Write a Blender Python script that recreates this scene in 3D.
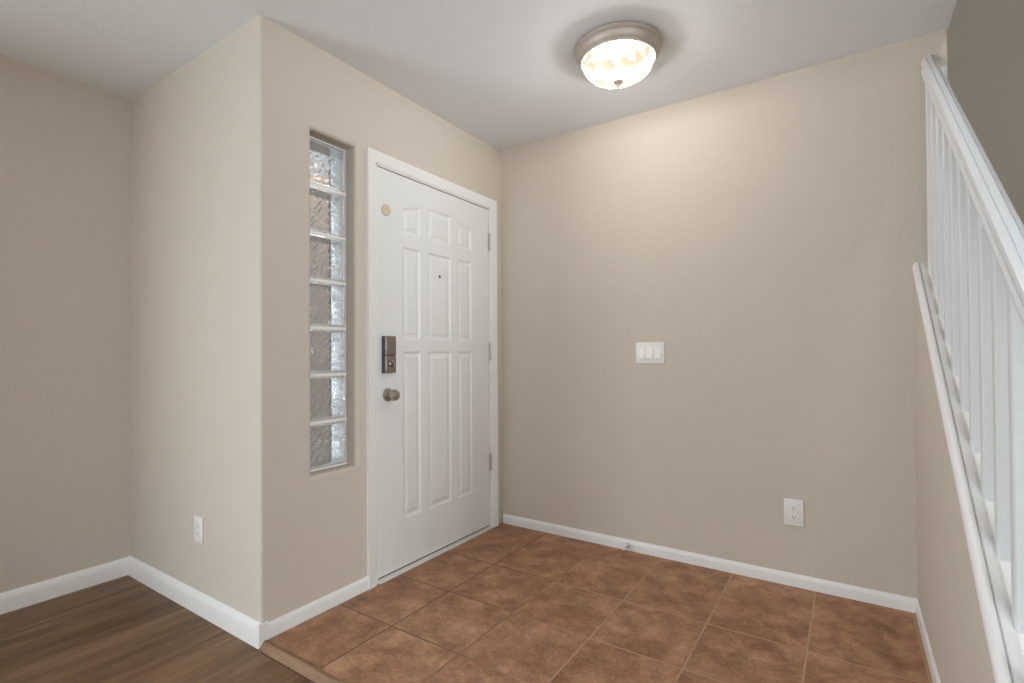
import bpy, bmesh, math, random
from mathutils import Vector, Matrix

PI = math.pi
scene = bpy.context.scene
col = scene.collection
for o in list(bpy.data.objects):
    bpy.data.objects.remove(o)

# ------------------------------------------------------------------ camera
EYE = 1.1078
FPX = 508.05
YAW, PITCH, ROLL = 0.5862, 0.0098, -0.0061
cam_data = bpy.data.cameras.new('camera')
cam_data.sensor_fit = 'HORIZONTAL'
cam_data.sensor_width = 36.0
cam_data.lens = 36.0 * FPX / 1024.0
cam_data.shift_y = 6.72 / 1024.0
cam_data.clip_start = 0.05
cam_data.clip_end = 100
cam = bpy.data.objects.new('camera', cam_data)
col.objects.link(cam)
_r = Vector((math.cos(YAW), math.sin(YAW), 0))
_d = Vector((-math.sin(YAW), math.cos(YAW), 0))
_z = Vector((0, 0, 1))
_f = _d * math.cos(PITCH) + _z * math.sin(PITCH)
_u = -_d * math.sin(PITCH) + _z * math.cos(PITCH)
_R = _r * math.cos(ROLL) + _u * math.sin(ROLL)
_U = -_r * math.sin(ROLL) + _u * math.cos(ROLL)
cam.matrix_world = Matrix(((_R.x, _U.x, -_f.x, 0), (_R.y, _U.y, -_f.y, 0), (_R.z, _U.z, -_f.z, EYE), (0, 0, 0, 1)))
scene.camera = cam

# ------------------------------------------------------------------ world, exposure, daylight
scene.view_settings.view_transform = 'Standard'
scene.view_settings.look = 'None'
scene.view_settings.gamma = 1.0
scene.view_settings.use_curve_mapping = False
scene.view_settings.exposure = 0.24
scene.cycles.use_denoising = True
scene.cycles.max_bounces = 10
scene.cycles.diffuse_bounces = 6
scene.cycles.sample_clamp_indirect = 6.0
scene.cycles.caustics_reflective = False

world = bpy.data.worlds.new('world')
scene.world = world
world.use_nodes = True
wn = world.node_tree.nodes
wn['Background'].inputs['Color'].default_value = (0.80, 0.90, 1.0, 1)
wn['Background'].inputs['Strength'].default_value = 3.8


def area(name, loc, rot, sx, sy, power, color):
    d = bpy.data.lights.new(name, 'AREA')
    d.shape = 'RECTANGLE'
    d.size = sx
    d.size_y = sy
    d.energy = power
    d.color = color
    o = bpy.data.objects.new(name, d)
    col.objects.link(o)
    o.location = loc
    o.rotation_euler = rot
    return o


# daylight through the sliding door in the left wall and the window in the rear wall
area('daylight_left', (-3.10, -2.15, 1.10), (0, -PI / 2, 0), 2.1, 2.5, 112, (0.88, 0.96, 1.0))
area('daylight_rear', (-0.9, -4.48, 1.30), (PI / 2, 0, 0), 3.4, 2.0, 24, (0.88, 0.96, 1.0))
# a window in the right wall of the room behind the viewer, and an added lamp to brighten the stairwell wall
area('daylight_right', (3.98, -1.4, 1.30), (0, PI / 2, 0), 2.0, 1.4, 162, (0.86, 0.955, 1.0))
area('stairwell_fill', (0.80, 0.0, 4.98), (math.radians(35), 0, 0), 0.8, 1.2, 78, (0.86, 0.95, 1.0))


# ------------------------------------------------------------------ materials
def new_mat(name):
    m = bpy.data.materials.new(name)
    m.use_nodes = True
    nt = m.node_tree
    return m, nt.nodes, nt.links, nt.nodes['Principled BSDF']


def plain(name, rgb, rough=0.5, metal=0.0, bump=0.0, scale=200.0, spec=0.5):
    m, n, l, b = new_mat(name)
    b.inputs['Base Color'].default_value = (*rgb, 1)
    b.inputs['Roughness'].default_value = rough
    b.inputs['Metallic'].default_value = metal
    b.inputs['Specular IOR Level'].default_value = spec
    geo = n.new('ShaderNodeNewGeometry')
    noi = n.new('ShaderNodeTexNoise')
    noi.inputs['Scale'].default_value = scale
    noi.inputs['Detail'].default_value = 3
    l.new(geo.outputs['Position'], noi.inputs['Vector'])
    mix = n.new('ShaderNodeMix')
    mix.data_type = 'RGBA'
    mix.inputs[6].default_value = (*[c * 0.97 for c in rgb], 1)
    mix.inputs[7].default_value = (*[min(1, c * 1.03) for c in rgb], 1)
    l.new(noi.outputs['Fac'], mix.inputs[0])
    l.new(mix.outputs[2], b.inputs['Base Color'])
    if bump:
        bp = n.new('ShaderNodeBump')
        bp.inputs['Strength'].default_value = bump
        bp.inputs['Distance'].default_value = 0.002
        l.new(noi.outputs['Fac'], bp.inputs['Height'])
        l.new(bp.outputs['Normal'], b.inputs['Normal'])
    return m


def plaster(name, rgb, scale=100.0, strength=0.28, dist=0.003):
    """painted drywall with an orange-peel / knock-down texture"""
    m, n, l, b = new_mat(name)
    b.inputs['Roughness'].default_value = 0.75
    b.inputs['Specular IOR Level'].default_value = 0.25
    geo = n.new('ShaderNodeNewGeometry')
    n1 = n.new('ShaderNodeTexNoise')
    n1.inputs['Scale'].default_value = scale
    n1.inputs['Detail'].default_value = 3.0
    n1.inputs['Roughness'].default_value = 0.55
    l.new(geo.outputs['Position'], n1.inputs['Vector'])
    ramp = n.new('ShaderNodeMapRange')
    ramp.inputs['From Min'].default_value = 0.40
    ramp.inputs['From Max'].default_value = 0.62
    ramp.interpolation_type = 'SMOOTHSTEP'
    l.new(n1.outputs['Fac'], ramp.inputs['Value'])
    bp = n.new('ShaderNodeBump')
    bp.inputs['Strength'].default_value = strength
    bp.inputs['Distance'].default_value = dist
    l.new(ramp.outputs['Result'], bp.inputs['Height'])
    l.new(bp.outputs['Normal'], b.inputs['Normal'])
    n2 = n.new('ShaderNodeTexNoise')
    n2.inputs['Scale'].default_value = 1.3
    l.new(geo.outputs['Position'], n2.inputs['Vector'])
    mix = n.new('ShaderNodeMix')
    mix.data_type = 'RGBA'
    mix.inputs[6].default_value = (*[c * 0.975 for c in rgb], 1)
    mix.inputs[7].default_value = (*[c * 1.025 for c in rgb], 1)
    l.new(n2.outputs['Fac'], mix.inputs[0])
    l.new(mix.outputs[2], b.inputs['Base Color'])
    return m


def math_node(n, l, op, a, b=None):
    k = n.new('ShaderNodeMath')
    k.operation = op
    for i, v in enumerate((a, b)):
        if v is None:
            continue
        if isinstance(v, (int, float)):
            k.inputs[i].default_value = v
        else:
            l.new(v, k.inputs[i])
    return k.outputs[0]


def ramp_node(n, l, fac, stops):
    r = n.new('ShaderNodeValToRGB')
    e = r.color_ramp.elements
    while len(e) < len(stops):
        e.new(0.5)
    for k, (p, c) in enumerate(stops):
        e[k].position = p
        e[k].color = (*c, 1)
    l.new(fac, r.inputs['Fac'])
    return r.outputs['Color']


def tile_material():
    m, n, l, b = new_mat('terracotta_tile')
    geo = n.new('ShaderNodeNewGeometry')
    sep = n.new('ShaderNodeSeparateXYZ')
    l.new(geo.outputs['Position'], sep.inputs[0])
    P = 0.3556
    u = math_node(n, l, 'DIVIDE', math_node(n, l, 'SUBTRACT', sep.outputs['X'], -1.5653 - 20 * P), P)
    v = math_node(n, l, 'DIVIDE', math_node(n, l, 'SUBTRACT', sep.outputs['Y'], 1.8149 - 20 * 0.3581), 0.3581)
    fu = math_node(n, l, 'FRACT', u)
    fv = math_node(n, l, 'FRACT', v)

    def edge(f):
        return math_node(n, l, 'MINIMUM', f, math_node(n, l, 'SUBTRACT', 1.0, f))
    # the last row by the back wall is one long tile
    last = math_node(n, l, 'GREATER_THAN', v, 21.5)
    e = math_node(n, l, 'MINIMUM', edge(fu), math_node(n, l, 'MAXIMUM', edge(fv), last))
    grout = n.new('ShaderNodeMapRange')
    grout.interpolation_type = 'SMOOTHSTEP'
    grout.inputs['From Min'].default_value = 0.006
    grout.inputs['From Max'].default_value = 0.013
    l.new(e, grout.inputs['Value'])
    cell = n.new('ShaderNodeCombineXYZ')
    l.new(math_node(n, l, 'FLOOR', u), cell.inputs[0])
    l.new(math_node(n, l, 'MINIMUM', math_node(n, l, 'FLOOR', v), 21.0), cell.inputs[1])
    wn_ = n.new('ShaderNodeTexWhiteNoise')
    wn_.noise_dimensions = '2D'
    l.new(cell.outputs[0], wn_.inputs['Vector'])
    # cloud pattern, different on each tile
    off = n.new('ShaderNodeVectorMath')
    off.operation = 'MULTIPLY_ADD'
    l.new(wn_.outputs['Color'], off.inputs[0])
    off.inputs[1].default_value = (9, 9, 9)
    l.new(geo.outputs['Position'], off.inputs[2])
    n1 = n.new('ShaderNodeTexNoise')
    n1.inputs['Scale'].default_value = 8.5
    n1.inputs['Detail'].default_value = 9
    n1.inputs['Roughness'].default_value = 0.72
    n1.inputs['Distortion'].default_value = 0.25
    l.new(off.outputs[0], n1.inputs['Vector'])
    c = ramp_node(n, l, n1.outputs['Fac'], [(0.30, TILE[0]), (0.47, TILE[1]), (0.60, TILE[2]), (0.75, TILE[3])])
    n2 = n.new('ShaderNodeTexNoise')
    n2.inputs['Scale'].default_value = 90
    n2.inputs['Detail'].default_value = 4
    l.new(geo.outputs['Position'], n2.inputs['Vector'])
    m1 = n.new('ShaderNodeMix')
    m1.data_type = 'RGBA'
    m1.blend_type = 'OVERLAY'
    m1.inputs[0].default_value = 0.35
    l.new(c, m1.inputs[6])
    l.new(n2.outputs['Fac'], m1.inputs[7])
    hsv = n.new('ShaderNodeHueSaturation')
    l.new(m1.outputs[2], hsv.inputs['Color'])
    val = n.new('ShaderNodeMapRange')
    val.inputs['To Min'].default_value = 0.92
    val.inputs['To Max'].default_value = 1.08
    l.new(wn_.outputs['Value'], val.inputs['Value'])
    l.new(val.outputs[0], hsv.inputs['Value'])
    # grout: dark by the door, sandier away from it
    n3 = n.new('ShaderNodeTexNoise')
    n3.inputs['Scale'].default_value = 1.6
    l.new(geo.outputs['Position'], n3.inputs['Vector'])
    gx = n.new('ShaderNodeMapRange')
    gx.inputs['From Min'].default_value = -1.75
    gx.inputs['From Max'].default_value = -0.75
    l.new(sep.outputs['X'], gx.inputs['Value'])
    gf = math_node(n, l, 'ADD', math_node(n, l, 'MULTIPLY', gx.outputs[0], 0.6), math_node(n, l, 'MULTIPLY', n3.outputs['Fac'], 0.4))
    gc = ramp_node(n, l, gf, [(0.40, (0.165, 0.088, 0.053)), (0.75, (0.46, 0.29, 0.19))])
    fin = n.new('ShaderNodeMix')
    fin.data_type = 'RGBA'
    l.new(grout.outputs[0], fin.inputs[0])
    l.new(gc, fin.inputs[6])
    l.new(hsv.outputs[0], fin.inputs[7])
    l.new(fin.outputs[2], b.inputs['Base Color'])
    rr = n.new('ShaderNodeMapRange')
    rr.inputs['To Min'].default_value = 0.42
    rr.inputs['To Max'].default_value = 0.62
    l.new(n1.outputs['Fac'], rr.inputs['Value'])
    l.new(rr.outputs[0], b.inputs['Roughness'])
    b.inputs['Specular IOR Level'].default_value = 0.35
    h = math_node(n, l, 'ADD', grout.outputs[0], math_node(n, l, 'MULTIPLY', n1.outputs['Fac'], 0.5))
    bp = n.new('ShaderNodeBump')
    bp.inputs['Strength'].default_value = 0.45
    bp.inputs['Distance'].default_value = 0.004
    l.new(h, bp.inputs['Height'])
    l.new(bp.outputs['Normal'], b.inputs['Normal'])
    return m


def wood_material(name, along_x=False, seams=True, tint=(1, 1, 1)):
    m, n, l, b = new_mat(name)
    geo = n.new('ShaderNodeNewGeometry')
    sep = n.new('ShaderNodeSeparateXYZ')
    l.new(geo.outputs['Position'], sep.inputs[0])
    ox, oy = (sep.outputs['Y'], sep.outputs['X']) if along_x else (sep.outputs['X'], sep.outputs['Y'])
    W, L = 0.185, 1.22
    u = math_node(n, l, 'DIVIDE', math_node(n, l, 'ADD', ox, 10.07), W)
    row = math_node(n, l, 'FLOOR', u)
    w1 = n.new('ShaderNodeTexWhiteNoise')
    w1.noise_dimensions = '1D'
    l.new(row, w1.inputs['W'])
    v = math_node(n, l, 'ADD', math_node(n, l, 'DIVIDE', math_node(n, l, 'ADD', oy, 12.0), L), w1.outputs['Value'])
    cell = n.new('ShaderNodeCombineXYZ')
    l.new(row, cell.inputs[0])
    l.new(math_node(n, l, 'FLOOR', v), cell.inputs[1])
    w2 = n.new('ShaderNodeTexWhiteNoise')
    w2.noise_dimensions = '2D'
    l.new(cell.outputs[0], w2.inputs['Vector'])
    # grain: strongly stretched along the plank
    gv = n.new('ShaderNodeCombineXYZ')
    l.new(math_node(n, l, 'MULTIPLY', ox, 15.0), gv.inputs[0])
    l.new(math_node(n, l, 'MULTIPLY', oy, 1.5), gv.inputs[1])
    l.new(math_node(n, l, 'MULTIPLY', w2.outputs['Value'], 37.0), gv.inputs[2])
    n1 = n.new('ShaderNodeTexNoise')
    n1.inputs['Scale'].default_value = 1.0
    n1.inputs['Detail'].default_value = 6
    n1.inputs['Roughness'].default_value = 0.62
    n1.inputs['Distortion'].default_value = 0.6
    l.new(gv.outputs[0], n1.inputs['Vector'])
    gv2 = n.new('ShaderNodeCombineXYZ')
    l.new(math_node(n, l, 'MULTIPLY', ox, 190.0), gv2.inputs[0])
    l.new(math_node(n, l, 'MULTIPLY', oy, 8.0), gv2.inputs[1])
    n2 = n.new('ShaderNodeTexNoise')
    n2.inputs['Scale'].default_value = 1.0
    n2.inputs['Detail'].default_value = 3
    l.new(gv2.outputs[0], n2.inputs['Vector'])
    f = math_node(n, l, 'ADD', math_node(n, l, 'MULTIPLY', n1.outputs['Fac'], 0.78), math_node(n, l, 'MULTIPLY', n2.outputs['Fac'], 0.22))
    W_ = [tuple(t * c for t, c in zip(tint, q)) for q in WOOD]
    c = ramp_node(n, l, f, [(0.33, W_[0]), (0.47, W_[1]), (0.58, W_[2]), (0.70, W_[3])])
    hsv = n.new('ShaderNodeHueSaturation')
    val = n.new('ShaderNodeMapRange')
    val.inputs['To Min'].default_value = 0.88
    val.inputs['To Max'].default_value = 1.12
    l.new(w2.outputs['Value'], val.inputs['Value'])
    l.new(val.outputs[0], hsv.inputs['Value'])
    l.new(c, hsv.inputs['Color'])
    out = hsv.outputs[0]
    if seams:
        fu = math_node(n, l, 'FRACT', u)
        fv = math_node(n, l, 'FRACT', v)
        eu = math_node(n, l, 'MULTIPLY', math_node(n, l, 'MINIMUM', fu, math_node(n, l, 'SUBTRACT', 1.0, fu)), W)
        ev = math_node(n, l, 'MULTIPLY', math_node(n, l, 'MINIMUM', fv, math_node(n, l, 'SUBTRACT', 1.0, fv)), L)
        sm = n.new('ShaderNodeMapRange')
        sm.inputs['From Min'].default_value = 0.0004
        sm.inputs['From Max'].default_value = 0.0016
        sm.inputs['To Min'].default_value = 0.72
        l.new(math_node(n, l, 'MINIMUM', eu, ev), sm.inputs['Value'])
        mm = n.new('ShaderNodeMix')
        mm.data_type = 'RGBA'
        mm.blend_type = 'MULTIPLY'
        mm.inputs[0].default_value = 1.0
        l.new(out, mm.inputs[6])
        l.new(sm.outputs[0], mm.inputs[7])
        out = mm.outputs[2]
    l.new(out, b.inputs['Base Color'])
    b.inputs['Roughness'].default_value = 0.42
    b.inputs['Specular IOR Level'].default_value = 0.35
    bp = n.new('ShaderNodeBump')
    bp.inputs['Strength'].default_value = 0.15
    bp.inputs['Distance'].default_value = 0.001
    l.new(n2.outputs['Fac'], bp.inputs['Height'])
    l.new(bp.outputs['Normal'], b.inputs['Normal'])
    return m


TILE = [(0.190, 0.089, 0.045), (0.338, 0.173, 0.096), (0.46, 0.252, 0.146), (0.625, 0.385, 0.242)]
WOOD = [(0.090, 0.047, 0.021), (0.148, 0.082, 0.040), (0.215, 0.127, 0.066), (0.29, 0.180, 0.100)]

WALL = plaster('beige_wall_paint', (0.610, 0.546, 0.480))
CEIL = plaster('white_ceiling_paint', (0.815, 0.845, 0.88), scale=80, strength=0.13)
TRIM = plain('white_trim_paint', (0.82, 0.82, 0.815), rough=0.35, scale=60, bump=0.04)
RAIL = plain('white_railing_paint', (0.68, 0.70, 0.72), rough=0.35, scale=60, bump=0.04)
DOOR = plain('white_door_paint', (0.765, 0.775, 0.775), rough=0.38, scale=80, bump=0.05)
PLATE = plain('white_plastic', (0.80, 0.78, 0.76), rough=0.35, scale=40)
ROCK = plain('white_rocker_plastic', (0.84, 0.83, 0.83), rough=0.3, scale=40)
SLOT = plain('dark_slot', (0.03, 0.028, 0.026), rough=0.7)
NICKEL = plain('satin_nickel', (0.50, 0.44, 0.385), rough=0.28, metal=1.0, scale=300)
NICKEL_D = plain('brushed_dark_nickel', (0.36, 0.315, 0.28), rough=0.36, metal=1.0, scale=300)
LOCKSIDE = plain('graphite_plastic', (0.06, 0.065, 0.085), rough=0.45)
PAN = plain('brushed_nickel_pan', (0.52, 0.45, 0.40), rough=0.55, metal=0.6, scale=250)
FINIAL = plain('pale_nickel_finial', (0.62, 0.55, 0.46), rough=0.45, metal=0.3)
MIRROR = plain('polished_reflector', (0.6, 0.55, 0.48), rough=0.08, metal=1.0)
HINGE = plain('nickel_hinge', (0.50, 0.48, 0.46), rough=0.35, metal=0.7)
DISC = plain('cream_plastic', (0.66, 0.55, 0.43), rough=0.5, bump=0.2, scale=120)
BRASSY = plain('dark_lens', (0.04, 0.035, 0.03), rough=0.15)
CHROME = plain('chrome', (0.7, 0.69, 0.67), rough=0.2, metal=1.0)
RUBBER = plain('white_rubber', (0.75, 0.74, 0.72), rough=0.6)
SILL = plain('pale_aluminium_threshold', (0.68, 0.67, 0.65), rough=0.4)
GAP_STRIP = plain('dark_gap_strip', (0.06, 0.055, 0.05), rough=0.8)
MORTAR = plain('white_silicone_joint', (0.84, 0.86, 0.87), rough=0.5)
TILEM = tile_material()
WOODM = wood_material('oak_plank_floor')
STRIPM = wood_material('oak_transition_strip', along_x=True, seams=False, tint=(1.38, 1.40, 1.62))
CARPET = plain('beige_carpet', (0.45, 0.40, 0.34), rough=0.95, bump=0.5, scale=300)
SKY_BLOCK = plain('white_sky_blocker', (0.8, 0.8, 0.78), rough=0.8)

STUCCO = plaster('taupe_stucco', (0.155, 0.116, 0.092), scale=40)
CONC = plain('porch_concrete', (0.16, 0.14, 0.12), rough=0.9, bump=0.3, scale=60)


def emission_mat(name, rgb, strength):
    m = bpy.data.materials.new(name)
    m.use_nodes = True
    n, l = m.node_tree.nodes, m.node_tree.links
    n.clear()
    out = n.new('ShaderNodeOutputMaterial')
    em = n.new('ShaderNodeEmission')
    em.inputs['Color'].default_value = (*rgb, 1)
    em.inputs['Strength'].default_value = strength
    l.new(em.outputs[0], out.inputs['Surface'])
    return m


PORCHGLOW = emission_mat('porch_lamp_glow', (1.0, 0.62, 0.36), 6.0)


def bowl_material():
    """lit alabaster glass: swirled, frosted, glowing from the bulbs inside"""
    m = bpy.data.materials.new('lit_alabaster_glass')
    m.use_nodes = True
    n, l = m.node_tree.nodes, m.node_tree.links
    b = n['Principled BSDF']
    tc = n.new('ShaderNodeTexCoord')
    n1 = n.new('ShaderNodeTexNoise')
    n1.inputs['Scale'].default_value = 8.0
    n1.inputs['Detail'].default_value = 4
    n1.inputs['Distortion'].default_value = 2.4
    l.new(tc.outputs['Object'], n1.inputs['Vector'])
    c = ramp_node(n, l, n1.outputs['Fac'], [(0.36, (1.0, 0.72, 0.50)), (0.50, (1.0, 0.84, 0.66)), (0.62, (1.0, 0.92, 0.80))])
    st = n.new('ShaderNodeMapRange')
    st.inputs['From Min'].default_value = 0.52
    st.inputs['From Max'].default_value = 0.74
    st.inputs['To Min'].default_value = 0.82
    st.inputs['To Max'].default_value = 22.0
    l.new(n1.outputs['Fac'], st.inputs['Value'])
    b.inputs['Base Color'].default_value = (0.02, 0.018, 0.015, 1)
    b.inputs['Roughness'].default_value = 0.25
    l.new(c, b.inputs['Emission Color'])
    l.new(st.outputs[0], b.inputs['Emission Strength'])
    tp = n.new('ShaderNodeBsdfTransparent')
    tp.inputs['Color'].default_value = (1.0, 0.95, 0.88, 1)
    mx = n.new('ShaderNodeMixShader')
    mx.inputs[0].default_value = 0.18
    l.new(b.outputs[0], mx.inputs[1])
    l.new(tp.outputs[0], mx.inputs[2])
    l.new(mx.outputs[0], n['Material Output'].inputs['Surface'])
    return m


BOWL = bowl_material()


def pane_material(name, kind, seed):
    """pressed wavy glass; 'front' is clear with a wavy sheen, 'back' bends the view of the porch"""
    m = bpy.data.materials.new(name)
    m.use_nodes = True
    n, l = m.node_tree.nodes, m.node_tree.links
    n.clear()
    out = n.new('ShaderNodeOutputMaterial')
    geo = n.new('ShaderNodeNewGeometry')
    mp = n.new('ShaderNodeMapping')
    mp.inputs['Location'].default_value = (seed * 3.1, seed * 1.7, seed * 0.9)
    mp.inputs['Rotation'].default_value = (0.7, 0, 0)
    l.new(geo.outputs['Position'], mp.inputs['Vector'])
    wv = n.new('ShaderNodeTexWave')
    wv.inputs['Scale'].default_value = 11.0
    wv.bands_direction = 'Y'
    wv.inputs['Distortion'].default_value = 7.0
    wv.inputs['Detail'].default_value = 1.5
    wv.inputs['Detail Scale'].default_value = 1.4
    l.new(mp.outputs[0], wv.inputs['Vector'])
    bp = n.new('ShaderNodeBump')
    bp.inputs['Strength'].default_value = 1.0
    bp.inputs['Distance'].default_value = 0.02 if kind == 'back' else 0.004
    l.new(wv.outputs['Fac'], bp.inputs['Height'])
    gl = n.new('ShaderNodeBsdfGlossy')
    gl.inputs['Roughness'].default_value = 0.08
    gl.inputs['Color'].default_value = (1, 1, 1, 1)
    l.new(bp.outputs['Normal'], gl.inputs['Normal'])
    mx = n.new('ShaderNodeMixShader')
    fr = n.new('ShaderNodeFresnel')
    fr.inputs['IOR'].default_value = 1.5
    l.new(bp.outputs['Normal'], fr.inputs['Normal'])
    l.new(fr.outputs[0], mx.inputs[0])
    if kind == 'back':
        tr = n.new('ShaderNodeBsdfRefraction')
        tr.inputs['IOR'].default_value = 1.3
        tr.inputs['Roughness'].default_value = 0.04
        tr.inputs['Color'].default_value = (0.93, 0.95, 0.95, 1)
        l.new(bp.outputs['Normal'], tr.inputs['Normal'])
    else:
        tr = n.new('ShaderNodeBsdfTransparent')
        tr.inputs['Color'].default_value = (0.96, 0.98, 0.98, 1)
    if kind == 'back':
        thru = n.new('ShaderNodeBsdfTransparent')
        thru.inputs['Color'].default_value = (0.93, 0.95, 0.95, 1)
        half = n.new('ShaderNodeMixShader')
        half.inputs[0].default_value = 0.3
        l.new(tr.outputs[0], half.inputs[1])
        l.new(thru.outputs[0], half.inputs[2])
        tr = half
    l.new(tr.outputs[0], mx.inputs[1])
    l.new(gl.outputs[0], mx.inputs[2])
    l.new(mx.outputs[0], out.inputs['Surface'])
    return m


def block_side_material():
    m, n, l, b = new_mat('pressed_glass_block_edge')
    geo = n.new('ShaderNodeNewGeometry')
    wv = n.new('ShaderNodeTexNoise')
    wv.inputs['Scale'].default_value = 38.0
    wv.inputs['Detail'].default_value = 3
    wv.inputs['Distortion'].default_value = 2.0
    l.new(geo.outputs['Position'], wv.inputs['Vector'])
    c = ramp_node(n, l, wv.outputs['Fac'], [(0.34, (0.78, 0.82, 0.84)), (0.5, (0.92, 0.95, 0.96)), (0.64, (0.97, 0.98, 0.98))])
    l.new(c, b.inputs['Base Color'])
    b.inputs['Roughness'].default_value = 0.22
    b.inputs['Metallic'].default_value = 0.75
    bp = n.new('ShaderNodeBump')
    bp.inputs['Strength'].default_value = 0.6
    bp.inputs['Distance'].default_value = 0.006
    l.new(wv.outputs['Fac'], bp.inputs['Height'])
    l.new(bp.outputs['Normal'], b.inputs['Normal'])
    return m


BLOCKSIDE = block_side_material()


# ------------------------------------------------------------------ mesh helpers
def smooth(me, angle=35):
    me.polygons.foreach_set('use_smooth', [True] * len(me.polygons))
    me.set_sharp_from_angle(angle=math.radians(angle))
    me.update()


def obj(name, bm, mat, parent=None, loc=None, ang=35):
    if len(bm.faces) > 1:
        bmesh.ops.recalc_face_normals(bm, faces=bm.faces[:])
    me = bpy.data.meshes.new(name)
    bm.to_mesh(me)
    bm.free()
    smooth(me, ang)
    o = bpy.data.objects.new(name, me)
    for mm in (mat if isinstance(mat, (list, tuple)) else [mat]):
        me.materials.append(mm)
    col.objects.link(o)
    if parent:
        o.parent = parent
    if loc:
        o.location = loc
    return o


def struct(name, bm, mat, parent=None, label=None, cat=None, ang=35):
    o = obj(name, bm, mat, parent, ang=ang)
    if parent is None:
        o['kind'] = 'structure'
        if label:
            o['label'] = label
            o['category'] = cat
    return o


def empty(name, loc, label=None, cat=None, group=None, kind=None, rot=None):
    o = bpy.data.objects.new(name, None)
    o.empty_display_size = 0.05
    col.objects.link(o)
    o.location = loc
    if rot:
        o.rotation_euler = rot
    if label:
        o['label'] = label
        o['category'] = cat
    if group:
        o['group'] = group
    if kind:
        o['kind'] = kind
    return o


def NB():
    return bmesh.new()


def box(bm, a, b, bev=0.0, seg=2):
    a, b = Vector(a), Vector(b)
    r = bmesh.ops.create_cube(bm, size=1.0)
    vs = r['verts']
    c, d = (a + b) / 2, b - a
    for v in vs:
        v.co = Vector((c.x + v.co.x * d.x, c.y + v.co.y * d.y, c.z + v.co.z * d.z))
    if bev:
        es = list({e for v in vs for e in v.link_edges})
        bmesh.ops.bevel(bm, geom=es, offset=bev, segments=seg, profile=0.5, affect='EDGES')


def prism(bm, pts, vec):
    """closed polygon pts (3D, planar) extruded by vec"""
    lo = [bm.verts.new(p) for p in pts]
    hi = [bm.verts.new(Vector(p) + Vector(vec)) for p in pts]
    k = len(pts)
    bm.faces.new(lo)
    bm.faces.new(hi)
    for i in range(k):
        bm.faces.new((lo[i], lo[(i + 1) % k], hi[(i + 1) % k], hi[i]))


def lathe(bm, prof, seg=32, M=None, cap=True):
    """prof: (r, z) pairs, spun about z; M places it"""
    rings = []
    for r, z in prof:
        if r < 1e-5:
            rings.append([bm.verts.new((0, 0, z))])
        else:
            rings.append([bm.verts.new((r * math.cos(2 * PI * i / seg), r * math.sin(2 * PI * i / seg), z)) for i in range(seg)])
    for a, b in zip(rings, rings[1:]):
        for i in range(seg):
            j = (i + 1) % seg
            if len(a) == 1 and len(b) == 1:
                continue
            if len(a) == 1:
                bm.faces.new((a[0], b[i], b[j]))
            elif len(b) == 1:
                bm.faces.new((a[i], a[j], b[0]))
            else:
                bm.faces.new((a[i], a[j], b[j], b[i]))
    if cap:
        for q in (rings[0], rings[-1]):
            if len(q) > 2:
                bm.faces.new(q)
    if M is not None:
        vs = [v for q in rings for v in q]
        bmesh.ops.transform(bm, matrix=M, verts=vs)


def tube(bm, pts, r, seg=8):
    pts = [Vector(p) for p in pts]
    prev = None
    for i, p in enumerate(pts):
        t = (pts[min(i + 1, len(pts) - 1)] - pts[max(i - 1, 0)]).normalized()
        up = Vector((0, 0, 1)) if abs(t.z) < 0.9 else Vector((1, 0, 0))
        x = t.cross(up).normalized()
        y = t.cross(x)
        ring = [bm.verts.new(p + r * (math.cos(2 * PI * k / seg) * x + math.sin(2 * PI * k / seg) * y)) for k in range(seg)]
        if prev:
            for k in range(seg):
                bm.faces.new((prev[k], prev[(k + 1) % seg], ring[(k + 1) % seg], ring[k]))
        else:
            bm.faces.new(ring)
        prev = ring
    bm.faces.new(prev)


def quad(bm, *p):
    bm.faces.new([bm.verts.new(q) for q in p])


# ------------------------------------------------------------------ key dimensions
H = 2.44
XD = -1.907      # door wall face
YB = 2.745       # back wall face
YF = 1.104       # entry wall face (the short wall on the left)
XL = -3.116      # far left wall face
XH = 0.230      # half wall face
XE = 0.354       # end of back wall and of the ceiling, where the stairwell opens
ZW = -0.02      # plank floor level (the tile sits a little higher)

# ------------------------------------------------------------------ floors
bm = NB()
box(bm, (-2.12, 1.105, -0.10), (0.354, 2.90, 0.0))
floor_t = struct('floor', bm, TILEM, label='brown square tile floor of the entry', cat='floor')
bm = NB()
box(bm, (-3.27, -4.6, -0.10), (4.15, 1.08, ZW))
box(bm, (-3.27, 1.08, -0.10), (-1.95, 1.25, ZW))
box(bm, (-1.95, 1.08, -0.10), (-1.86, 1.104, ZW))
floor_w = struct('floor_wood', bm, WOODM, label='brown wood plank floor at lower left', cat='floor')
# transition strip between planks and tile
bm = NB()
prism(bm, [(-1.893, 1.086, ZW - 0.06), (-1.893, 1.086, ZW + 0.002), (-1.893, 1.089, ZW + 0.006), (-1.893, 1.108, 0.0035),
           (-1.893, 1.120, 0.004), (-1.893, 1.124, 0.0), (-1.893, 1.124, -0.08)], (2.10, 0, 0))
struct('trim_1', bm, STRIPM, label='narrow wood transition strip between planks and tile', cat='trim')

# ------------------------------------------------------------------ ceiling
bm = NB()
box(bm, (-3.27, -4.65, H), (XE, 2.95, H + 0.14))
struct('ceiling', bm, CEIL, label='white textured ceiling', cat='ceiling')

# ------------------------------------------------------------------ walls
# far left wall with its sliding-door opening behind the viewer
bm = NB()
box(bm, (XL - 0.15, -0.90, -0.1), (XL, YF + 0.20, H))
box(bm, (XL - 0.15, -4.6, -0.1), (XL, -3.40, H))
box(bm, (XL - 0.15, -3.40, 2.15), (XL, -0.90, H))
struct('wall_left', bm, WALL, label='shaded beige wall at far left', cat='wall')

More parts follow.
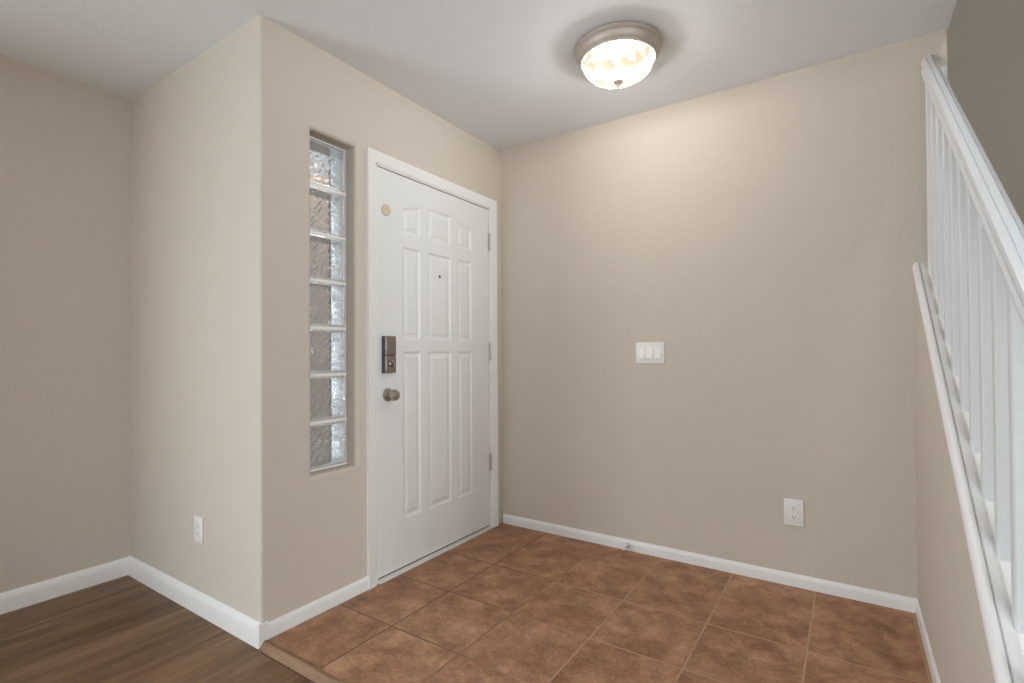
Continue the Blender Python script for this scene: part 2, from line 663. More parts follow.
# short entry wall with the rounded outside corner
R = 0.012
pts = [(XL - 0.15, YF, -0.1), (XD - R, YF, -0.1)]
for k in range(1, 9):
    a = k / 8 * PI / 2
    pts.append((XD - R + R * math.sin(a), YF + R - R * math.cos(a), -0.1))
pts += [(XD, 1.2, -0.1), (XD - 0.2, 1.2, -0.1), (XD - 0.2, YF + 0.2, -0.1), (XL - 0.15, YF + 0.2, -0.1)]
bm = NB()
prism(bm, pts, (0, 0, H + 0.1))
struct('wall_front', bm, WALL, label='short beige wall ending in a rounded corner', cat='wall')

# door wall: window opening with rounded (bullnose) reveal and door opening
WY0, WY1, WZ0, WZ1 = 1.331, 1.564, 0.592, 2.074      # glass opening
r = 0.018
GX = XD - 0.070                                       # face of the glass blocks
bm = NB()
oy0, oy1, oz0, oz1 = WY0 - r, WY1 + r, WZ0 - r, WZ1 + r
DY0, DY1, DZ = 1.672, 2.640, 2.045


def wq(y0, y1, z0, z1, X=XD):
    quad(bm, (X, y0, z0), (X, y1, z0), (X, y1, z1), (X, y0, z1))


for X in (XD, XD - 0.2):
    a0, a1, b0, b1 = (oy0, oy1, oz0, oz1) if X == XD else (WY0, WY1, WZ0, WZ1)
    wq(1.2, a0, -0.1, H, X)
    wq(a0, a1, -0.1, b0, X)
    wq(a0, a1, b1, H, X)
    wq(a1, DY0, -0.1, H, X)
    wq(DY0, DY1, DZ, H, X)
    wq(DY1, YB, -0.1, H, X)
loops = []
for k in range(0, 17):
    a = k / 16 * PI / 2
    off, dep = r * (1 - math.sin(a)), r * (1 - math.cos(a))
    loops.append((off, dep))
loops.append((0, 0.2))
vl = [[bm.verts.new((XD - d, y, z)) for y, z in ((WY0 - o_, WZ0 - o_), (WY1 + o_, WZ0 - o_), (WY1 + o_, WZ1 + o_), (WY0 - o_, WZ1 + o_))] for o_, d in loops]
for a, b in zip(vl, vl[1:]):
    for i in range(4):
        bm.faces.new((a[i], a[(i + 1) % 4], b[(i + 1) % 4], b[i]))
# door opening faces
quad(bm, (XD, DY0, -0.1), (XD - 0.2, DY0, -0.1), (XD - 0.2, DY0, DZ), (XD, DY0, DZ))
quad(bm, (XD, DY1, -0.1), (XD - 0.2, DY1, -0.1), (XD - 0.2, DY1, DZ), (XD, DY1, DZ))
quad(bm, (XD, DY0, DZ), (XD - 0.2, DY0, DZ), (XD - 0.2, DY1, DZ), (XD, DY1, DZ))
me = bpy.data.meshes.new('wall_door')
bm.normal_update()
ctr = Vector((XD - 0.1, (WY0 + WY1) / 2, (WZ0 + WZ1) / 2))
for f in bm.faces:
    cm = f.calc_center_median()
    if abs(f.normal.x) > 0.999:
        want = Vector((1 if cm.x > XD - 0.1 else -1, 0, 0))
    elif WY0 - 0.03 < cm.y < WY1 + 0.03:
        want = Vector((0.3, ctr.y - cm.y, ctr.z - cm.z))
        if abs(cm.y - ctr.y) < 0.01:
            want.y = 0
        else:
            want.z = 0
    else:
        want = Vector((0, 2.17 - cm.y, 0)) if cm.z < 2.04 else Vector((0, 0, -1))
    if f.normal.dot(want) < 0:
        f.normal_flip()
    f.smooth = False
bm.to_mesh(me)
bm.free()
me.materials.append(WALL)
wd = bpy.data.objects.new('wall_door', me)
col.objects.link(wd)
wd['kind'] = 'structure'
wd['label'] = 'beige wall holding the white door and glass blocks'
wd['category'] = 'wall'

bm = NB()
pts = [(XD - 0.2, YB, -0.1), (XE - 0.012, YB, -0.1)]
for k in range(1, 7):
    a = k / 6 * PI / 2
    pts.append((XE - 0.012 + 0.012 * math.sin(a), YB + 0.012 - 0.012 * math.cos(a), -0.1))
pts += [(XE, YB + 0.15, -0.1), (XD - 0.2, YB + 0.15, -0.1)]
prism(bm, pts, (0, 0, H + 0.1))
struct('wall_back', bm, WALL, label='wide beige back wall with the switch and outlet', cat='wall')

# sloped half wall beside the stairs
M_ = 0.700


def zc(y):
    return 1.483 + M_ * (y - YB)


def sweep(bm, prof, y0, y1, zf, m_ext=0):
    """profile (x, dz) swept along the stair slope from y0 to y1"""
    a = [bm.verts.new((x, y0, zf(y0) + z)) for x, z in prof]
    b = [bm.verts.new((x, y1, zf(y1) + z)) for x, z in prof]
    k = len(prof)
    bm.faces.new(a)
    bm.faces.new(b)
    for i in range(k):
        bm.faces.new((a[i], a[(i + 1) % k], b[(i + 1) % k], b[i]))


bm = NB()
Y0 = 0.90
lo = [(XH, -0.1)]
prof = []
rr = 0.016
for k in range(0, 7):
    a = k / 6 * PI / 2
    prof.append((XH + rr - rr * math.cos(a), -rr + rr * math.sin(a)))
prof += [(0.247, 0.0), (0.247, -0.05), (XE, -0.05)]
A = [bm.verts.new((x, Y0, zc(Y0) + z)) for x, z in prof] + [bm.verts.new((XE, Y0, -0.1)), bm.verts.new((XH, Y0, -0.1))]
B = [bm.verts.new((x, YB, zc(YB) + z)) for x, z in prof] + [bm.verts.new((XE, YB, -0.1)), bm.verts.new((XH, YB, -0.1))]
bm.faces.new(A)
bm.faces.new(B)
for i in range(len(A)):
    j = (i + 1) % len(A)
    bm.faces.new((A[i], A[j], B[j], B[i]))
struct('wall_right', bm, WALL, label='sloped beige half wall below the stair railing', cat='wall')

# stairwell beyond the railing
bm = NB()
box(bm, (1.28, 0.60, -0.1), (1.43, 4.2, 5.0))
box(bm, (1.28, -4.6, H), (1.43, 0.60, 5.0))
struct('wall_stairs', bm, WALL, label='dim wall of the stairwell at upper right', cat='wall')
bm = NB()
box(bm, (XE - 0.15, YB + 0.15, -0.1), (XE, 4.2, 5.0))
box(bm, (XE - 0.15, -4.6, H + 0.14), (XE, YB + 0.15, 5.0))
box(bm, (XE - 0.15, 4.2, -0.1), (1.43, 4.35, 5.0))
struct('wall_upper', bm, WALL, label='beige wall above the stairwell opening', cat='wall')
bm = NB()
box(bm, (XE - 0.15, -4.6, 5.0), (1.43, 4.35, 5.1))
struct('ceiling_stairs', bm, CEIL, label='white ceiling high over the stairs', cat='ceiling')
# carpeted stair flight behind the half wall
bm = NB()
box(bm, (XE, 1.08, -0.1), (1.28, 4.2, ZW))
struct('floor_stairwell', bm, WOODM, label='wood floor under the stairs', cat='floor')
bm = NB()
pts = [(XE, 1.0, ZW)]
yy, zz = 1.0, ZW
while zz < 1.55:
    zz += 0.178
    pts.append((XE, yy, zz))
    yy += 0.254
    pts.append((XE, yy, zz))
pts.append((XE, 4.2, zz))
pts.append((XE, 4.2, ZW))
lo_ = [bm.verts.new(p) for p in pts]
hi_ = [bm.verts.new((1.28, p[1], p[2])) for p in pts]
bm.faces.new(lo_)
bm.faces.new(hi_)
for i in range(len(pts)):
    j = (i + 1) % len(pts)
    bm.faces.new((lo_[i], lo_[j], hi_[j], hi_[i]))
struct('floor_steps', bm, CARPET, label='beige carpeted steps behind the railing', cat='stairs')
# rear wall with a wide window opening behind the viewer
bm = NB()
box(bm, (XL - 0.15, -4.65, -0.1), (-2.6, -4.5, H))
box(bm, (0.8, -4.65, -0.1), (4.15, -4.5, H))
box(bm, (0.8, -4.65, H), (1.43, -4.5, 5.0))
box(bm, (-2.6, -4.65, -0.1), (0.8, -4.5, 0.30))
box(bm, (-2.6, -4.65, 2.30), (0.8, -4.5, H))
box(bm, (XE, -4.65, H), (0.8, -4.5, 5.0))
struct('wall_rear', bm, WALL, label='beige wall of the room behind', cat='wall')
# the room opens to the right before the stairs
bm = NB()
box(bm, (1.43, 0.60, -0.1), (4.15, 0.75, H))
box(bm, (4.0, -4.5, -0.1), (4.15, -2.2, H))
box(bm, (1.28, -4.5, -0.1), (1.43, -0.35, H))  # added segment, blocks the right window's light from the far left wall
box(bm, (4.0, -0.6, -0.1), (4.15, 0.60, H))
box(bm, (4.0, -2.2, -0.1), (4.15, -0.6, 0.3))
box(bm, (4.0, -2.2, 2.3), (4.15, -0.6, H))
struct('wall_side', bm, WALL, label='beige walls of the side room, one added to block light', cat='wall')
bm = NB()
box(bm, (1.43, -4.65, H), (4.15, 0.75, H + 0.14))
struct('ceiling_room', bm, CEIL, label='white ceiling of the side room', cat='ceiling')

# added white panels keeping sky light out of the openings behind the viewer
for k, (a, b) in enumerate((((XL - 0.12, -3.45, -0.1), (XL - 0.10, -0.85, 2.2)), ((-2.65, -4.62, 0.25), (0.85, -4.60, 2.35)), ((4.10, -2.25, 0.25), (4.12, -0.55, 2.35)))):
    bm = NB()
    box(bm, a, b)
    struct('window_%d' % (k + 2), bm, SKY_BLOCK, label=('added white panel blocking sky light in the left wall', 'wide added white panel blocking sky light in the rear wall', 'added white panel blocking sky light in the side room')[k], cat='window')

# ------------------------------------------------------------------ baseboards


def base_prof(h, t):
    return [(0, 0), (t, 0), (t, h * 0.62), (t * 0.93, h * 0.74), (t * 0.72, h * 0.86), (t * 0.45, h * 0.94), (t * 0.2, h), (0, h)]


def baseboard(name, p0, p1, nrm, h, t, z, label):
    bm = NB()
    p0, p1, nrm = Vector(p0), Vector(p1), Vector(nrm)
    d = p1 - p0
    prism(bm, [(p0.x + nrm.x * a, p0.y + nrm.y * a, z + b) for a, b in base_prof(h, t)], (d.x, d.y, 0))
    return struct(name, bm, TRIM, label=label, cat='baseboard')


baseboard('baseboard_left', (XL, -0.9), (XL, YF), (1, 0), 0.088, 0.016, ZW, 'white baseboard along the far left wall')
bm = NB()
# entry-wall baseboard with its returned end wrapping the corner
pr = base_prof(0.092, 0.016)
prism(bm, [(XL, YF - a, ZW + b) for a, b in pr], (XD + 0.004 - XL, 0, 0))
box(bm, (XD + 0.004, YF - 0.0165, ZW), (XD + 0.016, YF + 0.023, ZW + 0.091), 0.0015, 1)
struct('baseboard_front', bm, TRIM, label='white baseboard of the short wall, wrapping its corner', cat='baseboard')
baseboard('baseboard_door', (XD, YF + 0.024), (XD, 1.626), (1, 0), 0.060, 0.012, 0, 'white baseboard below the glass block window')
baseboard('baseboard_back', (XD + 0.012, YB), (XH, YB), (0, -1), 0.058, 0.012, 0, 'white baseboard along the back wall')
baseboard('baseboard_right', (XH, 0.95), (XH, YB - 0.012), (-1, 0), 0.058, 0.010, 0, 'white baseboard along the sloped half wall')

# ------------------------------------------------------------------ door casing, jamb
bm = NB()
CT = 0.018


def casing_prof(w, t):
    # across the width, thick on the outer side
    return [(0, 0), (0, t), (w * 0.10, t), (w * 0.22, t * 0.86), (w * 0.62, t * 0.72), (w * 0.86, t * 0.62), (w, t * 0.42), (w, 0)]


CW = 0.054
y_in0, y_in1, z_in = 1.678, 2.622, 2.035
pr = casing_prof(CW, CT)
for side in (0, 1):
    a = [bm.verts.new((XD + t, (y_in0 - CW + w) if side == 0 else (y_in1 + CW - w), 0.0)) for w, t in pr]
    b = [bm.verts.new((XD + t, (y_in0 - CW + w) if side == 0 else (y_in1 + CW - w), z_in + CW - w)) for w, t in pr]
    bm.faces.new(a)
    for i in range(len(pr)):
        j = (i + 1) % len(pr)
        bm.faces.new((a[i], a[j], b[j], b[i]))
    if side == 0:
        B0 = b
    else:
        B1 = b
for i in range(len(pr)):
    j = (i + 1) % len(pr)
    bm.faces.new((B0[i], B0[j], B1[j], B1[i]))
struct('trim_2', bm, TRIM, label='white casing around the front door', cat='trim')

bm = NB()
box(bm, (XD - 0.15, 1.671, 0), (XD + 0.002, 1.690, z_in + 0.006))
box(bm, (XD - 0.15, 2.618, 0), (XD + 0.002, 2.639, z_in + 0.006))
box(bm, (XD - 0.15, 1.671, 2.028), (XD + 0.002, 2.639, z_in + 0.006))
# stops
box(bm, (XD - 0.10, 1.690, 0), (XD - 0.058, 1.703, 2.028))
box(bm, (XD - 0.10, 2.605, 0), (XD - 0.058, 2.618, 2.028))
box(bm, (XD - 0.10, 1.690, 2.015), (XD - 0.058, 2.618, 2.028))
struct('trim_3', bm, TRIM, label='white door jamb lining the opening', cat='trim')
bm = NB()
box(bm, (XD - 0.16, 1.690, -0.05), (XD + 0.016, 2.618, 0.012), 0.004)
struct('trim_4', bm, SILL, label='pale threshold strip under the front door', cat='trim')

# ------------------------------------------------------------------ the front door
door = empty('door_1', (XD, 1.694, 0), 'white moulded nine panel front door', 'door', kind='structure')
DW, DH0, DH1 = 0.920, 0.020, 2.024
panels = []
cols = ((0.171, 0.303), (0.359, 0.553), (0.609, 0.745))
MIDY = (cols[0][0] + cols[2][1]) / 2


def arch(y):
    # top edge of the upper row: a low arch over all three panels
    t = (y - MIDY) / 0.29
    return 1.906 - 0.050 * t * t


for (a, b) in cols:
    panels.append((a, b, 0.262, 1.120, None))
    panels.append((a, b, 1.182, 1.662, None))
    panels.append((a, b, 1.730, None, arch))


def panel_depth(y, z):
    for a, b, z0, z1, f in panels:
        if y <= a or y >= b or z <= z0:
            continue
        top = f(y) if f else z1
        if z >= top:
            continue
        d = min(y - a, b - y, z - z0, top - z)
        D = 0.0070
        if d < 0.011:
            t = d / 0.011
            return -D * (3 * t * t - 2 * t ** 3)
        if d < 0.019:
            return -D
        if d < 0.040:
            t = (d - 0.019) / 0.021
            return -D + (D - 0.0015) * (3 * t * t - 2 * t ** 3)
        return -0.0015
    return 0.0


def axis_values(lo, hi, cuts, fine, coarse):
    vals = [lo]
    v = lo
    while v < hi - 1e-6:
        near = any(c - 0.006 < v + fine < c + 0.048 if s > 0 else c - 0.048 < v + fine < c + 0.006 for c, s in cuts)
        v += fine if near else coarse
        vals.append(min(v, hi))
    return vals


ycuts = [(a, 1) for a, b in cols] + [(b, -1) for a, b in cols]
zcuts = [(0.262, 1), (1.120, -1), (1.182, 1), (1.662, -1), (1.730, 1), (1.87, 1), (1.906, -1), (1.84, 1)]
ys = axis_values(0.0, DW, ycuts, 0.003, 0.012)
zs = axis_values(DH0, DH1, zcuts, 0.003, 0.012)
FX = -0.006
bm = NB()
grid = [[bm.verts.new((FX + panel_depth(y, z), y, z)) for z in zs] for y in ys]
for i in range(len(ys) - 1):
    for j in range(len(zs) - 1):
        bm.faces.new((grid[i][j], grid[i + 1][j], grid[i + 1][j + 1], grid[i][j + 1]))
ring = [grid[i][0] for i in range(len(ys))] + [grid[-1][j] for j in range(1, len(zs))] + \
       [grid[i][-1] for i in range(len(ys) - 2, -1, -1)] + [grid[0][j] for j in range(len(zs) - 2, 0, -1)]
backr = [bm.verts.new((FX - 0.044, v.co.y, v.co.z)) for v in ring]
for i in range(len(ring)):
    j = (i + 1) % len(ring)
    bm.faces.new((ring[i], ring[j], backr[j], backr[i]))
bm.faces.new(backr)
obj('door_panel', bm, DOOR, door, ang=50)

# dark strip standing in for the shaded gap under the slab
bm = NB()
box(bm, (FX - 0.040, 0.002, 0.0125), (FX - 0.004, DW - 0.002, 0.0195))
obj('door_gap', bm, GAP_STRIP, door)['label'] = 'dark strip standing in for the shaded gap under the door'

KX = Matrix.Rotation(PI / 2, 4, 'Y')      # local z -> +x
# knob
knob = empty('door_knob', (FX, 0.068, 0.905))
knob.parent = door
bm = NB()
lathe(bm, [(0, 0), (0.033, 0), (0.033, 0.004), (0.030, 0.009), (0.020, 0.012), (0.013, 0.016)], 32, KX)
kr = obj('rose', bm, NICKEL, knob)
bm = NB()
lathe(bm, [(0.011, 0.012), (0.011, 0.026), (0.015, 0.031), (0.024, 0.036), (0.0285, 0.045), (0.0285, 0.052), (0.024, 0.061), (0.014, 0.066), (0, 0.067)], 32, KX)
obj('knob', bm, NICKEL, knob)
knob['label'] = 'satin nickel door knob'
# deadbolt housing
lock = empty('deadbolt', (FX, 0.064, 1.105))
lock.parent = door
lock['label'] = 'tall nickel deadbolt housing'
bm = NB()
box(bm, (0.0, -0.036, -0.092), (0.022, 0.036, 0.092), 0.004)
obj('housing', bm, LOCKSIDE, lock)['label'] = 'dark grey back housing'
bm = NB()
box(bm, (0.018, -0.034, -0.004), (0.031, 0.034, 0.091), 0.004, 3)
obj('battery_cover', bm, NICKEL_D, lock)['label'] = 'brushed nickel upper cover'
bm = NB()
box(bm, (0.018, -0.034, -0.091), (0.030, 0.034, -0.0055), 0.004, 3)
obj('lower_cover', bm, NICKEL_D, lock)['label'] = 'brushed nickel lower cover'
bm = NB()
lathe(bm, [(0, 0.030), (0.013, 0.030), (0.013, 0.034), (0.010, 0.036), (0, 0.036)], 24, KX)
box(bm, (0.034, -0.005, -0.021), (0.052, 0.005, 0.021), 0.003)
bmesh.ops.transform(bm, matrix=Matrix.Translation((0, 0, -0.046)) @ Matrix.Rotation(math.radians(28), 4, 'X'), verts=bm.verts[:])
obj('thumb_turn', bm, NICKEL, lock)['label'] = 'tilted nickel thumb turn'
# viewer and chime disc
bm = NB()
lathe(bm, [(0, 0.0), (0.008, 0.0), (0.008, 0.002), (0.006, 0.003), (0, 0.002)], 20, KX @ Matrix.Identity(4))
pv = obj('peephole', bm, BRASSY, door, (FX - 0.0014, MIDY, 1.540))
pv['label'] = 'dark round peephole'
bm = NB()
lathe(bm, [(0, 0), (0.029, 0), (0.029, 0.005), (0.026, 0.008), (0.012, 0.008), (0.011, 0.0065), (0.004, 0.0065), (0.003, 0.009), (0, 0.009)], 32, KX)
dd = obj('round_disc', bm, DISC, door, (FX, 0.060, 1.824))
dd['label'] = 'round cream disc'
# hinges on the jamb side
for zc_ in (1.818, 1.118, 0.420):
    bm = NB()
    for k in range(5):
        lathe(bm, [(0, k * 0.0205), (0.0052, k * 0.0205), (0.0065, k * 0.0205 + 0.0012), (0.0065, k * 0.0205 + 0.0188), (0.0052, k * 0.0205 + 0.02), (0, k * 0.0205 + 0.02)], 14)
    lathe(bm, [(0, -0.006), (0.005, -0.005), (0.006, -0.001), (0.0, 0)], 14)
    lathe(bm, [(0, 0.102), (0.006, 0.103), (0.005, 0.107), (0.0, 0.108)], 14)
    box(bm, (-0.006, 0.0, 0.0), (-0.003, 0.010, 0.102))
    hg = obj('hinge', bm, HINGE, door, (0.003, DW + 0.003, zc_ - 0.051))
    hg['label'] = 'pale metal hinge'

# ------------------------------------------------------------------ glass block window
win = empty('window_1', (GX, (WY0 + WY1) / 2, WZ0), 'tall narrow window of seven stacked glass blocks', 'window', kind='structure')
NBK = 7
bh = (WZ1 - WZ0) / NBK
bw = WY1 - WY0
BD = 0.095
bm = NB()
for k in range(NBK + 1):
    z0 = k * bh - 0.0075 if k else 0.0
    z1 = k * bh + 0.0075 if k < NBK else NBK * bh
    box(bm, (-BD + 0.002, -bw / 2, z0), (-0.0005, bw / 2, z1))
for s in (-1, 1):
    y0, y1 = sorted((s * bw / 2, s * (bw / 2 - 0.004)))
    box(bm, (-BD + 0.002, y0, 0), (-0.0035, y1, NBK * bh))
obj('joint', bm, MORTAR, win)
for k in range(NBK):
    hy, hz = bw / 2 - 0.004, bh / 2 - 0.0075
    bt = 0.010
    rootb = empty('glass_block', (0, 0, (k + 0.5) * bh))
    rootb.parent = win
    rootb['label'] = ('wavy clear glass block' if k < 6 else 'topmost glass block with a warm glow behind')
    # pressed rim: a hollow square body with rounded front edges
    bm = NB()
    ringp = []
    for (ox, ins) in ((-0.004, 0.0), (-0.001, 0.0015), (0.0, 0.004), (0.0, bt - 0.003), (-0.004, bt), (-BD + 0.004, bt), (-BD, bt - 0.002), (-BD, 0.0)):
        ringp.append([bm.verts.new((ox, y, z)) for y, z in ((-hy + ins, -hz + ins), (hy - ins, -hz + ins), (hy - ins, hz - ins), (-hy + ins, hz - ins))])
    for q in range(len(ringp)):
        a, b = ringp[q], ringp[(q + 1) % len(ringp)]
        for i in range(4):
            bm.faces.new((a[i], a[(i + 1) % 4], b[(i + 1) % 4], b[i]))
    obj('rim', bm, BLOCKSIDE, rootb)
    for nm, x, kind in (('front_pane', -0.006, 'front'), ('back_pane', -BD + 0.006, 'back')):
        bm = NB()
        iy, iz = hy - bt + 0.002, hz - bt + 0.002
        quad(bm, (x, -iy, -iz), (x, iy, -iz), (x, iy, iz), (x, -iy, iz))
        bm.normal_update()
        bm.faces.ensure_lookup_table()
        if bm.faces[0].normal.x < 0:
            bm.faces[0].normal_flip()
        obj(nm, bm, pane_material('wavy_glass_' + kind, kind, k + 1), rootb)

# porch outside
bm = NB()
box(bm, (-5.15, 1.32, -0.1), (-5.0, 9.0, 7.0))
struct('wall_porch', bm, STUCCO, label='brown porch wall seen through the glass blocks', cat='wall')
bm = NB()
box(bm, (-5.15, 1.32, -0.25), (-2.12, 9.0, -0.1))
struct('ground', bm, CONC, label='grey concrete ground of the porch', cat='ground')
# wall lantern on the porch, seen through the topmost block
pl_x, pl_y, pl_z = -4.85, 3.517, 3.33
lan = empty('porch_lantern', (-4.998, pl_y, pl_z), 'glowing porch lantern blurred behind the topmost glass block', 'outdoor lamp')
bm = NB()
lathe(bm, [(0, 0), (0.06, 0), (0.06, 0.012), (0.045, 0.02), (0, 0.02)], 24, KX)
tube(bm, [(0.015, 0, 0), (0.06, 0, 0.06), (0.11, 0, 0.135), (0.15, 0, 0.155), (0.15, 0, 0.12)], 0.008)
obj('bracket', bm, LOCKSIDE, lan)
bm = NB()
lathe(bm, [(0, 0.13), (0.03, 0.12), (0.10, 0.085), (0.10, 0.078), (0, 0.078)], 24, Matrix.Translation((0.15, 0, 0)))
obj('cap', bm, LOCKSIDE, lan)
bm = NB()
lathe(bm, [(0.0, 0.078), (0.05, 0.07), (0.085, 0.03), (0.095, -0.01), (0.082, -0.058), (0.048, -0.09), (0, -0.10)], 24, Matrix.Translation((0.15, 0, 0)))
obj('globe', bm, PORCHGLOW, lan, ang=80)
pb = bpy.data.lights.new('porch_lantern_bulb', 'POINT')
pb.energy = 22
pb.color = (1.0, 0.82, 0.66)
pb.shadow_soft_size = 0.1
pbo = bpy.data.objects.new('porch_lantern_bulb', pb)
col.objects.link(pbo)
pbo.location = (-4.70, pl_y, pl_z - 0.20)

# ------------------------------------------------------------------ ceiling light
LX, LY = -0.832, 2.105
lamp = empty('ceiling_light', (LX, LY, H), 'lit flush mount ceiling light with an alabaster glass bowl', 'ceiling light')
bm = NB()
lathe(bm, [(0, 0.0), (0.183, 0.0), (0.189, -0.004), (0.189, -0.012), (0.184, -0.018), (0.179, -0.022), (0.178, -0.028), (0.176, -0.036), (0.170, -0.045),
           (0.164, -0.051), (0.163, -0.057), (0.160, -0.060), (0.156, -0.058), (0.153, -0.046), (0.150, -0.030)], 64, cap=False)
obj('pan', bm, PAN, lamp)['label'] = 'brushed nickel ceiling pan'
bm = NB()
lathe(bm, [(0, -0.040), (0.10, -0.040), (0.152, -0.047)], 48, cap=False)
obj('reflector', bm, MIRROR, lamp)['label'] = 'polished inner reflector'
bm = NB()
pr = []
for k in range(0, 17):
    a = k / 16 * PI / 2
    pr.append((0.1565 * math.cos(a) ** 0.9, -0.053 - 0.091 * math.sin(a)))
pr[-1] = (0, -0.144)
lathe(bm, pr, 64, cap=False)
obj('glass_bowl', bm, BOWL, lamp, ang=80)['label'] = 'glowing alabaster glass bowl'
bm = NB()
lathe(bm, [(0, -0.139), (0.017, -0.1395), (0.021, -0.1425), (0.0215, -0.147), (0.018, -0.152), (0.011, -0.156), (0.007, -0.160), (0.0055, -0.166), (0.005, -0.178), (0.003, -0.182), (0, -0.183)], 24)
obj('finial', bm, FINIAL, lamp)
# the bulbs sit in the bowl just below the pan's rim
pl = bpy.data.lights.new('ceiling_light_bulb', 'POINT')
pl.energy = 57
pl.color = (0.96, 0.97, 1.0)
pl.shadow_soft_size = 0.07
plo = bpy.data.objects.new('ceiling_light_bulb', pl)
col.objects.link(plo)
plo.location = (LX, LY, H - 0.087)


# ------------------------------------------------------------------ switch and outlets (plates face -y)
def screw(parent, x, z, y):
    bm = NB()
    lathe(bm, [(0, 0), (0.0032, 0), (0.0030, 0.0008), (0, 0.0012)], 14, Matrix.Rotation(PI / 2, 4, 'X'))
    obj('screw', bm, PLATE, parent, (x, y, z))


def plate_mesh(w, h, t=0.006, holes=()):
    bm = NB()
    box(bm, (-w / 2, -t, -h / 2), (w / 2, 0, h / 2), 0.0025, 3)
    return bm


sw = empty('light_switch', (-0.912, YB, 1.105), 'white three gang rocker light switch on the back wall', 'light switch')
obj('plate', plate_mesh(0.160, 0.117), PLATE, sw)
for k, x in enumerate((-0.046, 0, 0.046)):
    bm = NB()
    # frame of the rocker and the tilted paddle
    box(bm, (x - 0.0175, -0.0072, -0.0345), (x + 0.0175, -0.005, 0.0345), 0.0008, 1)
    obj('rocker_frame', bm, PLATE, sw)
    bm = NB()
    tilt = 0.0060 if k else 0.0068
    pts = [(x - 0.0150, -0.0065, -0.0315), (x - 0.0150, -0.0085 - tilt, -0.0305), (x - 0.0150, -0.0085, 0.0), (x - 0.0150, -0.0080, 0.0305), (x - 0.0150, -0.0065, 0.0315)]
    prism(bm, pts, (0.030, 0, 0))
    obj('rocker', bm, ROCK, sw)
    screw(sw, x, 0.049, -0.006)
    screw(sw, x, -0.049, -0.006)


def outlet(loc, w, h, label):
    o = empty('wall_outlet', loc, label, 'outlet', 'duplex wall outlets')
    obj('plate', plate_mesh(w, h), PLATE, o)
    for s in (-1, 1):
        zc0 = s * 0.0195
        rc = empty('receptacle', (0, 0, zc0))
        rc.parent = o
        bm = NB()
        pts = []
        for k in range(32):
            a = 2 * PI * k / 32
            pts.append((0.0172 * math.cos(a), -0.0085, max(-0.0140, min(0.0140, 0.0172 * math.sin(a)))))
        prism(bm, pts, (0, 0.004, 0))
        obj('receptacle_face', bm, ROCK, rc)
        for (sx, sz, ww, hh) in ((-0.0064, 0.0035, 0.0026, 0.0088), (0.0064, 0.0035, 0.0022, 0.0072)):
            bm = NB()
            box(bm, (sx - ww / 2, -0.0090, sz - hh / 2), (sx + ww / 2, -0.0080, sz + hh / 2))
            obj('slot', bm, SLOT, rc)
        bm = NB()
        lathe(bm, [(0, 0), (0.0029, 0), (0.0029, 0.001), (0, 0.001)], 14, Matrix.Rotation(PI / 2, 4, 'X'))
        obj('ground_hole', bm, SLOT, rc, (0, -0.0081, -0.0068))
    screw(o, 0, 0, -0.0066)
    return o


outlet((-0.2270, YB, 0.3465), 0.083, 0.124, 'white duplex outlet low on the back wall')
outlet((-2.388, YF, 0.342), 0.072, 0.116, 'white duplex outlet on the short wall above planks')

# ------------------------------------------------------------------ door stop on the back baseboard
ds = empty('door_stop', (-1.045, YB - 0.012, 0.030), 'small spring door stop on the back baseboard', 'door stop')
YM = Matrix.Rotation(PI / 2, 4, 'X')      # local z -> -y
bm = NB()
lathe(bm, [(0, 0), (0.011, 0), (0.011, 0.003), (0.007, 0.009), (0, 0.009)], 20, YM)
obj('base', bm, CHROME, ds)
bm = NB()
pts = []
for k in range(0, 121):
    t = k / 120
    a = t * 2 * PI * 10
    rad = 0.0068 - 0.0012 * t
    pts.append((rad * math.cos(a), -0.008 - 0.052 * t, rad * math.sin(a)))
tube(bm, pts, 0.0018, 6)
obj('spring', bm, CHROME, ds)
bm = NB()
lathe(bm, [(0, 0.056), (0.0075, 0.056), (0.0085, 0.060), (0.0085, 0.069), (0.006, 0.073), (0, 0.074)], 20, YM)
obj('tip', bm, RUBBER, ds)['label'] = 'white rubber tip'

# ------------------------------------------------------------------ stair railing
rail = empty('stair_railing', (0.289, YB, zc(YB)), 'white wooden stair railing with square balusters', 'railing')
off = Vector((0.289, YB, zc(YB)))


def rl(name, bm, mat=RAIL, parent=rail, ang=35):
    bmesh.ops.translate(bm, vec=-off, verts=bm.verts[:])
    return obj(name, bm, mat, parent, ang=ang)


MR = 0.774


def zr(y):
    return 2.276 + MR * (y - YB)


# handrail: moulded section
bm = NB()
hp = [(0.2686, 0.0), (0.2639, 0.0065), (0.263, 0.0181), (0.2665, 0.026), (0.2673, 0.0337), (0.2643, 0.0402), (0.2634, 0.0519), (0.266, 0.0649), (0.2722, 0.074), (0.2778, 0.0772), (0.2791, 0.074), (0.2808, 0.0772), (0.2943, 0.0798), (0.2949, 0.0772), (0.2966, 0.074), (0.2979, 0.0772), (0.3035, 0.074), (0.3097, 0.0649), (0.3122, 0.0519), (0.3114, 0.0402), (0.3084, 0.0337), (0.3092, 0.026), (0.3127, 0.0181), (0.3118, 0.0065), (0.3071, 0.0)]
sweep(bm, hp, 0.92, YB - 0.010, zr)
rl('handrail', bm, ang=25)
# rosette plate where the rail meets the wall
bm = NB()
box(bm, (0.289, YB - 0.012, zr(YB) - 0.09), (0.347, YB, zr(YB) + 0.010), 0.003)
rl('rosette', bm)
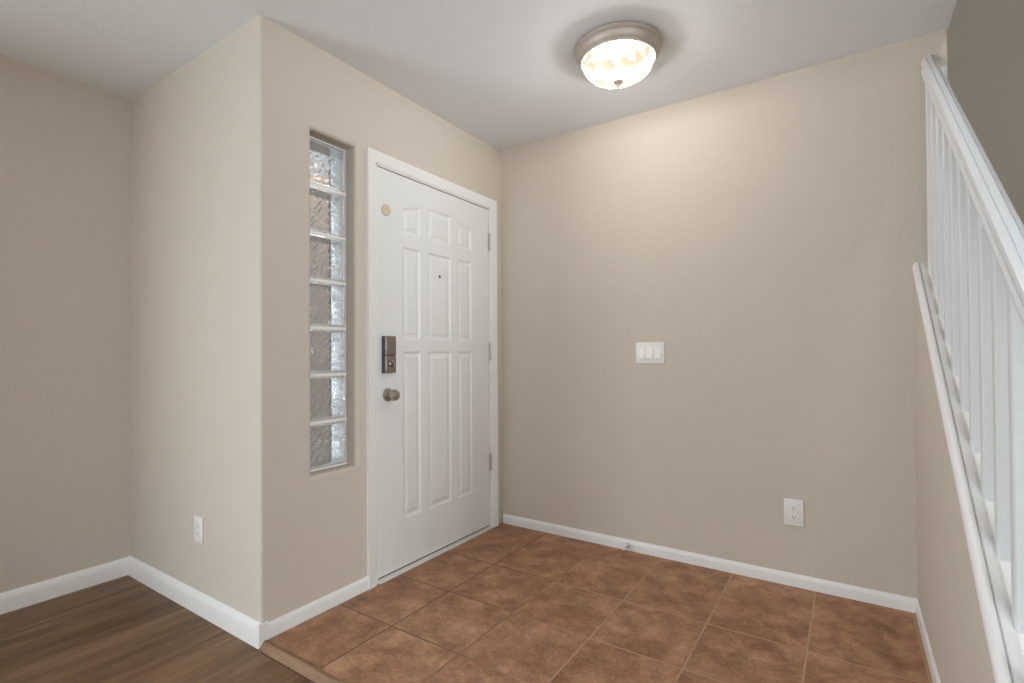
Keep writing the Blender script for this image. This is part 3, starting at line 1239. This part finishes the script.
# shoe rail on top of the half wall
bm = NB()
sp = [(0.2490, -0.060), (0.2490, -0.0120), (0.2500, -0.0075), (0.2530, -0.0050), (0.2640, -0.0060), (0.2690, -0.0085), (0.2720, -0.0110), (0.2760, -0.014), (0.300, -0.014), (0.316, -0.014), (0.330, -0.012), (0.353, -0.010), (0.353, -0.060)]
sweep(bm, sp, 0.92, YB, zc)
rl('shoe_rail', bm, TRIM, ang=25)
# painted cap over the rounded lip of the half wall
bm = NB()
cp = [(XH - 0.0005, -0.030), (XH - 0.003, -0.028), (XH - 0.003, -0.018), (XH - 0.0015, -0.010), (XH + 0.003, -0.003), (XH + 0.009, 0.0015), (XH + 0.0150, 0.0020), (XH + 0.0178, 0.0), (XH + 0.0178, -0.020), (XH + 0.002, -0.030)]
sweep(bm, cp, 0.902, YB, zc)
rl('cap_rail', bm, TRIM, ang=40)
# balusters
yb = 2.683
n_b = 0
while yb > 0.98:
    b0, b1 = zc(yb) + 0.020, zr(yb) + 0.003
    hw = 0.0160
    bm = NB()
    x0, x1, y0, y1 = 0.289 - hw, 0.289 + hw, yb - hw, yb + hw
    c = 0.003
    outl = [(x0 + c, y0), (x1 - c, y0), (x1, y0 + c), (x1, y1 - c), (x1 - c, y1), (x0 + c, y1), (x0, y1 - c), (x0, y0 + c)]
    lo_ = [bm.verts.new((x, y, zc(y) - 0.018)) for x, y in outl]
    hi_ = [bm.verts.new((x, y, zr(y) + 0.003)) for x, y in outl]
    bm.faces.new(lo_)
    bm.faces.new(hi_)
    for i in range(8):
        j = (i + 1) % 8
        bm.faces.new((lo_[i], lo_[j], hi_[j], hi_[i]))
    bo = rl('baluster', bm)
    bm = NB()
    lathe(bm, [(0, 0), (0.0072, 0), (0.0072, 0.0016), (0.0058, 0.0028), (0.0046, 0.0012), (0, 0.0010)], 16, Matrix.Translation((0.289, yb - hw, zc(yb - hw) + 0.002)) @ YM)
    rl('screw_plug', bm, parent=bo)
    yb -= 0.139
# newel at the foot
bm = NB()
box(bm, (0.240, 0.81, -0.02), (0.340, 0.91, 1.02), 0.004)
box(bm, (0.230, 0.80, 1.02), (0.350, 0.92, 1.045), 0.006)
rl('newel_post', bm)
